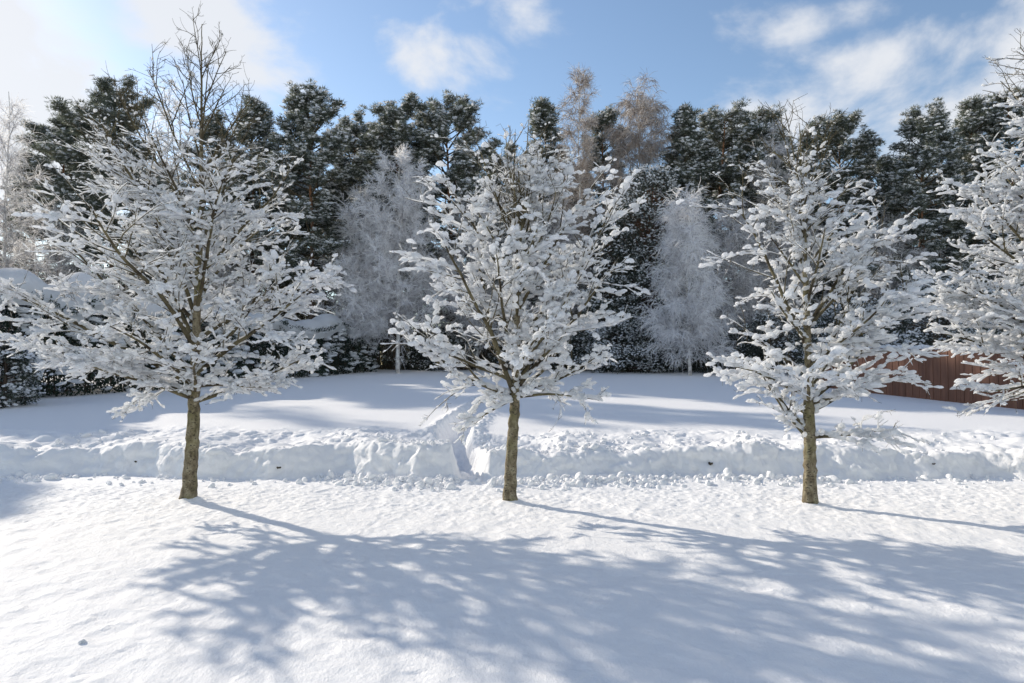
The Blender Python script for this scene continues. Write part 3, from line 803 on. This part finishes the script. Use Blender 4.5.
leafy(945, 280, 75, 24.5, 'wide dark evergreen shrub with snow layers behind the red brown fence', 54, 'evergreen_shrub', n=26000, ls=.06, snow=2600, cat='shrub')
leafy(860, 300, 60, 27.5, 'dark evergreen shrub behind the far stretch of the red brown fence', 55, 'evergreen_shrub', n=18000, ls=.06, snow=1800, cat='shrub')
leafy(470, 325, 50, 37.5, 'low dark evergreen shrub behind the lower branches of the middle tree', 56, 'evergreen_shrub', n=14000, ls=.06, snow=700, cat='shrub')
leafy(550, 320, 45, 38, 'low dark evergreen shrub left of the frosted juniper', 57, 'evergreen_shrub', n=14000, ls=.06, snow=600, cat='shrub')
leafy(418, 335, 30, 38, 'small dark evergreen shrub right of the far end of the hedge', 58, 'evergreen_shrub', n=8000, ls=.06, snow=400, cat='shrub')
leafy(640, 340, 60, 37.0, 'low evergreen shrub put in as deep shade behind the frosted juniper', 72, 'evergreen_shrub', n=16000, ls=.06, snow=120, cat='shrub')  # nearly snowless dark shrub, added to stand in for a band of deep shade
leafy(735, 335, 45, 34.0, 'low dark evergreen shrub right of the slim white birch trunk', 73, 'evergreen_shrub', n=14000, ls=.06, snow=150, cat='shrub')
leafy(770, 315, 45, 33.5, 'dark evergreen shrub behind the fence left of the straight trunk', 59, 'evergreen_shrub', n=12000, ls=.06, snow=700, cat='shrub')

# out of frame on the left: the tall snowy evergreens that shade the left of the lawn
for i, (x, y, H, R) in enumerate([(-18.6, 18.4, 6.8, 1.5), (-19.4, 22.2, 6.9, 1.5), (-21.6, 25.8, 7.6, 1.6), (-25.0, 30.0, 8.6, 1.8)]):
    px = 512 + x / y * FPX
    py = HORIZON - (H + gz(x, y) - CAM_Z) / y * FPX
    leafy(px, py, R / y * FPX, y, ['evergreen beyond the left edge nearest the lawn', 'second evergreen beyond the left edge, behind the hedge', 'third evergreen beyond the left edge, farther back', 'tallest evergreen beyond the left edge, farthest back'][i], 60 + i, n=14000, ls=.11, snow=800)


# the far wood: one mass of trunks, frosted crowns and twigs behind the trees above
def far_wood():
    rng = np.random.default_rng(77); tb = Buf(); nb = Buf(); sb = Buf(); rb = Buf()
    n = 190; x = rng.uniform(-58, 46, n); y = rng.uniform(47, 60, n); H = 11.0 + 4.0 * vnoise(x * .15, x * 0, 3) + rng.uniform(-1.2, 1.2, n); H += (y - 47) * .12; H -= 6.0 * sstep(-8, -17, x)
    zb = np.full(n, 1.4); zz = np.linspace(0, 1, 5)
    P = np.stack([x[:, None] + rng.normal(size=(n, 5)) * .12, y[:, None] + 0 * zz, zb[:, None] + H[:, None] * zz], -1)
    tubes(tb, P, np.full((n, 1), .16) * np.linspace(1, .2, 5)[None], 6)
    nc = n * 34; i = np.repeat(np.arange(n), 34); u = rng.random(nc); r = 2.3 * np.sqrt(rng.random(nc)) * (1 - .55 * u); a = rng.uniform(0, 6.28, nc)
    C = np.stack([x[i] + np.cos(a) * r, y[i] + np.sin(a) * r, zb[i] + H[i] * (.06 + .94 * u ** 1.25)], 1)
    ex = 3600; C = np.concatenate([C, np.stack([rng.uniform(-42, 32, ex), rng.uniform(45.5, 47.5, ex), 1.4 + 6.5 * rng.random(ex) ** 1.3], 1)]); nc = len(C)
    m = 26; j = np.repeat(np.arange(nc), m); dr = unit(rng.normal(size=(nc * m, 3))); p = C[j] + dr * (.65 * rng.random((nc * m, 1)) ** .5) * np.array([1, 1, .6])
    dd = unit(dr + rng.normal(size=p.shape) * .4); sv = unit(np.cross(dd, rng.normal(size=p.shape))); ln = rng.uniform(.15, .3, (len(p), 1)); wd = rng.uniform(.04, .08, (len(p), 1))
    nb.add(np.stack([p - sv * wd, p + sv * wd, p + dd * ln], 1).reshape(-1, 3), np.arange(len(p) * 3).reshape(-1, 3))
    k = nc * 2; j = rng.integers(0, nc, k); s = rng.uniform(.08, .2, k); a = rng.uniform(0, 6.28, k)
    blobs(sb, C[j] + np.stack([rng.normal(size=k) * .35, rng.normal(size=k) * .35, rng.uniform(0, .4, k)], 1), np.stack([np.cos(a), np.sin(a), 0 * a], 1), np.stack([s * 1.4, s, s * .45], 1), rng, False)
    o = nb.obj('distant_wood', M_DARKNEEDLE, smooth=False); tag(o, 'snow dusted wood closing the view behind the single trees', 'wood', kind='stuff')
    t_ = tb.obj('trunks', M_PBARK, o); s_ = sb.obj('snow', M_SNOW, o)
    return o


far_wood()


# thicket of rimed brush and thin stems at the wood's edge
def thicket():
    rng = np.random.default_rng(78); fb = Buf(); lb = Buf()
    n = 3600; x = rng.uniform(-38, 24, n); y = rng.uniform(37.5, 46, n)
    ok = ~((x > 8) & (y < 33)); H = rng.uniform(1.2, 4.6, n) + 1.6 * (x < -12)
    z = np.full(n, 1.35)
    P = curve(np.stack([x, y, z], 1), unit(rng.normal(size=(n, 3)) * .18 + UP), H, 6, rng, .08, 0); tubes(lb, P, np.full((n, 1), .018) * np.linspace(1, .3, 6)[None], 3)
    k = 76000; i = rng.integers(0, n, k); q, tg = sample(P, i, rng.uniform(.15, 1, k))
    P3 = curve(q, unit(tg * .6 + rng.normal(size=(k, 3)) * .7), rng.uniform(.2, .7, k), 4, rng, .16, -.04); m = k // 3
    ribbons(fb, P3[:m], np.full((m, 4), .008), rng)
    ribbons(lb, P3[m:], np.full((k - m, 4), .008), rng)
    o = lb.obj('thicket', M_TWIG, smooth=False); tag(o, 'tangle of bare and rimed brush at the foot of the wood', 'brush', kind='stuff')
    fb.obj('rimed_twigs', M_RIMEDARK, o, smooth=False)


thicket()


# ------------------------------------------------------------------ hedges on the left
def hedge(name, label, pts, height, width, seed, n, snow_n, leaf=.07, cols=False, mound=0):
    rng = np.random.default_rng(seed); pts = np.array(pts, float)
    seg = np.hypot(*(pts[1:] - pts[:-1]).T); cum = np.concatenate([[0], np.cumsum(seg)]); Ltot = cum[-1]
    mx, my = pts.mean(0); root = thing(name, label, 'hedge', (mx, my, gz(mx, my)))

    def frame(s):
        x = np.interp(s, cum, pts[:, 0]); y = np.interp(s, cum, pts[:, 1]); e = .3
        tx = np.interp(s + e, cum, pts[:, 0]) - np.interp(s - e, cum, pts[:, 0]); ty = np.interp(s + e, cum, pts[:, 1]) - np.interp(s - e, cum, pts[:, 1])
        l = np.hypot(tx, ty) + 1e-9; return x - mx, y - my, ty / l, -tx / l

    def hh(s): return np.interp(s, cum, height) * (1 + .10 * (vnoise(s * .9, s * 0, seed) - .5) * 2)
    zg = lambda x, y: terrain(x + mx, y + my) - gz(mx, my)
    # woody core of stems
    k = int(Ltot * 5); s = rng.uniform(0, Ltot, k); x, y, nx, ny = frame(s); o = rng.uniform(-.3, .3, k) * width; st = np.stack([x + nx * o, y + ny * o, zg(x, y) - .05], 1)
    tb = Buf(); tubes(tb, curve(st, unit(rng.normal(size=(k, 3)) * .12 + UP), hh(s) * .9, 5, rng, .08), np.full((k, 1), .03) * np.linspace(1, .4, 5)[None], 5); tb.obj('stems', M_PBARK, root)
    s = rng.uniform(0, Ltot, n); v = rng.random(n); sd_ = rng.choice([-1, 1], n) * rng.random(n) ** .35
    H = hh(s); wprof = width * .5 * (1 - .45 * v ** 4) * (.8 + .5 * (vnoise(s * 1.6, v * 4, seed + 1)))
    if cols: wprof *= .62 + .5 * np.abs(np.sin(s * np.pi / 1.1)) ** .6
    topm = rng.random(n) < .25; v = np.where(topm, .93 + .07 * rng.random(n), v); sd_ = np.where(topm, rng.uniform(-1, 1, n), sd_)
    x, y, nx, ny = frame(s); p = np.stack([x + nx * sd_ * wprof, y + ny * sd_ * wprof, v * H], 1); p[:, 2] += zg(p[:, 0], p[:, 1])
    dd = unit(np.stack([nx * sd_, ny * sd_, .5 + 0 * s], 1) + rng.normal(size=(n, 3)) * .6); sv = unit(np.cross(dd, rng.normal(size=(n, 3))))
    ln = leaf * rng.uniform(.9, 2.2, (n, 1)); wd = leaf * rng.uniform(.3, .6, (n, 1))
    lf = Buf(); lf.add(np.stack([p - sv * wd, p + sv * wd, p + dd * ln], 1).reshape(-1, 3), np.arange(3 * n).reshape(-1, 3)); lf.obj('foliage', M_HEDGE, root, smooth=False)
    # snow: thick continuous cap plus pads on the sides
    sb = Buf(); k = snow_n; s = rng.uniform(0, Ltot, k); v = np.where(rng.random(k) < .35, .97, rng.random(k) ** .7); sd_ = np.where(v > .95, rng.uniform(-.8, .8, k), rng.choice([-1, 1], k) * rng.uniform(.75, 1.08, k))
    H = hh(s); wp = width * .5 * (1 - .45 * v ** 4) * (.8 + .5 * (vnoise(s * 1.6, v * 4, seed + 1)))
    x, y, nx, ny = frame(s); c = np.stack([x + nx * sd_ * wp, y + ny * sd_ * wp, v * H], 1); c[:, 2] += zg(c[:, 0], c[:, 1])
    keep = (vnoise(s * 2.2, v * 6, seed + 4) > .42) | (v > .95); c = c[keep]; s = s[keep]; v = v[keep]; k = len(c)
    r = np.where(v > .95, rng.uniform(.14, .30, k), rng.uniform(.05, .16, k)); a = rng.uniform(0, 6.28, k)
    blobs(sb, c, np.stack([np.cos(a), np.sin(a), rng.normal(size=k) * .15], 1), np.stack([r * 1.4, r, r * .6], 1), rng, True)
    # smooth mantle
    ns, nw = int(Ltot * 12), 22; S_, W_ = np.meshgrid(np.linspace(.1, Ltot - .1, ns), np.linspace(-1, 1, nw), indexing='ij')
    x, y, nx, ny = frame(S_.ravel()); W = W_.ravel(); H = hh(S_.ravel()); wid = width * .48
    zt = H + mound * np.sqrt(np.clip(1 - W ** 2, 0, 1)) * (.7 + .6 * vnoise(S_.ravel() * .7, W, seed + 8)) - .22 * np.abs(W) ** 3 + .08 * fbm(S_.ravel() * 1.5, W * 2, seed + 9, 3)
    q = np.stack([x + nx * W * wid, y + ny * W * wid, zt], 1); q[:, 2] += zg(q[:, 0], q[:, 1])
    i, j = np.meshgrid(np.arange(ns - 1), np.arange(nw - 1), indexing='ij')
    F_ = np.stack([i * nw + j, i * nw + j + 1, (i + 1) * nw + j + 1, (i + 1) * nw + j], -1).reshape(-1, 4)
    low = q.copy(); low[:, 2] = q[:, 2] - .16 - .05
    sb.add(q, F_); sb.add(low, F_[:, ::-1])
    sb.obj('snow_cap', M_SNOW, root)
    return root


hedge('hedge', 'tall evergreen hedge buried under thick snow at the left edge of the lawn', [(-18.5, 14.5), (-14.9, 20.2), (-11.2, 27)], [3.0, 2.9, 2.5], 2.6, 91, 60000, 4200, mound=.75)
hedge('hedge', 'lower clipped hedge with a snow cap running to the slim white birch stems', [(-11.0, 27.6), (-9.4, 31.5), (-7.6, 35.8)], [2.4, 2.25, 2.25], 1.7, 92, 30000, 1900, leaf=.06, cols=True, mound=.42)
leafy(6, 338, 24, 17.5, 'rounded evergreen shrub with snow pads, low at the left edge before the hedge', 93, 'evergreen_shrub', n=9000, ls=.05, snow=1100, cat='shrub')


# ------------------------------------------------------------------ fence
def fence():
    pts = np.array([(13.6, 13.2), (12.55, 16.8), (11.4, 22), (11.05, 24.6)])
    mx, my = 11.4, 22.0; g0 = gz(mx, my); root = thing('board_fence', 'red brown board fence with a strip of snow along its top', 'fence', (mx, my, g0))
    hgt = 1.45
    for a, b in zip(pts[:-1], pts[1:]):
        L = float(np.hypot(*(b - a))); np_ = max(1, round(L / 2.0))
        for k in range(np_):
            p = a + (b - a) * k / np_; q = a + (b - a) * (k + 1) / np_; l = float(np.hypot(*(q - p))); t = (q - p) / l; n = np.array([t[1], -t[0]])
            if n @ (-p) < 0: n = -n
            bf = Buf(); w = .118; nb = int(l / .125)
            for i in range(nb):
                c = p + t * (.006 + (i + .5) * (l - .012) / nb); z = gz(*c) - g0 - .1; off = .012 * (i % 2)
                cs = []
                for (st, sn) in ((-.5, 0), (.5, 0), (.5, 1), (-.5, 1)):
                    xy = c + t * st * w + n * (sn * .02 + off); cs.append((xy[0] - mx, xy[1] - my))
                top = z + hgt + .1
                v = [(x, y, z) for x, y in cs] + [(x, y, top) for x, y in cs]
                bf.add(v, [(0, 1, 5, 4), (1, 2, 6, 5), (2, 3, 7, 6), (3, 0, 4, 7), (4, 5, 6, 7)])
            bf.obj('panel', M_FENCE, root, smooth=False)
            pb = Buf(); z = gz(*p) - g0; c = p - n * .06
            tubes(pb, np.array([[(c[0] - mx, c[1] - my, z - .2), (c[0] - mx, c[1] - my, z + hgt + .05)]]), np.full((1, 2), .055), 8); pb.obj('post', M_FENCE, root, smooth=False)
            sb = Buf(); m = int(l / .07); u = (np.arange(m) + .5) / m; c = p[None] + (q - p)[None] * u[:, None] + n * .01
            zt = terrain(c[:, 0], c[:, 1]) - g0 + hgt + .02; rr = np.random.default_rng(int(k + a[1] * 10))
            blobs(sb, np.stack([c[:, 0] - mx, c[:, 1] - my, zt], 1), np.repeat(np.array([[t[0], t[1], 0]]), m, 0), np.stack([np.full(m, .09), np.full(m, .055), rr.uniform(.05, .10, m)], 1), rr, True)
            sb.obj('snow_cap', M_SNOW, root)


fence()

# ------------------------------------------------------------------ small things on the snow
def lump(px, py, size, label, m, seed, name, cat, guess=None):
    rng = np.random.default_rng(seed)
    a, e = px_dir(px, py); dx, dz = math.tan(a), math.tan(e) / math.cos(a)
    y = 3.0
    while y < 20 and CAM_Z + dz * y > gz(dx * y, y): y += .03
    x = dx * y; b = Buf()
    n = 7; c = rng.normal(size=(n, 3)) * size * .4; c[:, 2] = np.abs(c[:, 2]) * .6 + size * .15
    blobs(b, c, unit(rng.normal(size=(n, 3))), rng.uniform(.4, .8, (n, 3)) * size, rng, True)
    o = b.obj(name, m); o.location = (x, y, gz(x, y) - size * .1); tag(o, label, cat)


lump(82, 645, .022, 'small loose lump of snow lying alone on the smooth snow at lower left', M_SNOW, 1, 'snow_lump', 'snow lump')
lump(136, 462, .020, 'dark clod in the snow bank left of the leftmost trunk', M_EARTH, 2, 'earth_clod', 'clod')
lump(278, 470, .021, 'dark clod at the foot of the snow bank right of the leftmost trunk', M_EARTH, 3, 'earth_clod', 'clod')
lump(710, 466, .027, 'dark clod in the shaded snow bank right of the middle tree', M_EARTH, 4, 'earth_clod', 'clod')
lump(934, 465, .018, 'dark clod in the snow bank right of the straight trunked tree', M_EARTH, 5, 'earth_clod', 'clod')


def chunks():
    """broken crumbs of snow below and on top of the cut face"""
    rng = np.random.default_rng(500); n = 2200
    x = rng.uniform(-9, 9, n * 3)
    dens = .12 + sstep(.45, .7, vnoise(x * .7, x * 0 + 2, 15)) * .7 + 1.0 * np.exp(-((x + .9) / 1.7) ** 4) + .6 * np.exp(-((x - 1.2) / .8) ** 2)
    x = x[rng.random(len(x)) < dens / 1.6][:n]; k = len(x)
    foot = rng.random(k) < .72
    t = np.where(foot, -.02 - np.abs(rng.normal(size=k)) * .28, .5 + rng.random(k) ** 2 * 1.8); y = bank_line(x) + t
    r = np.clip(rng.lognormal(-3.75, .45, k), .010, .075) * np.where(foot, 1, .85)
    ok = path_dist(x, y) > .22; x, y, r = x[ok], y[ok], r[ok]; k = len(x)
    z = terrain(x, y) + r * .15; b = Buf()
    blobs(b, np.stack([x, y, z], 1), unit(rng.normal(size=(k, 3))), r[:, None] * rng.uniform(.7, 1.3, (k, 3)), rng, True)
    tag(b.obj('snow_crumbs', M_GROUND), 'crumbs and small chunks of broken snow scattered along the foot of the bank', 'snow crumbs', kind='stuff')


chunks()
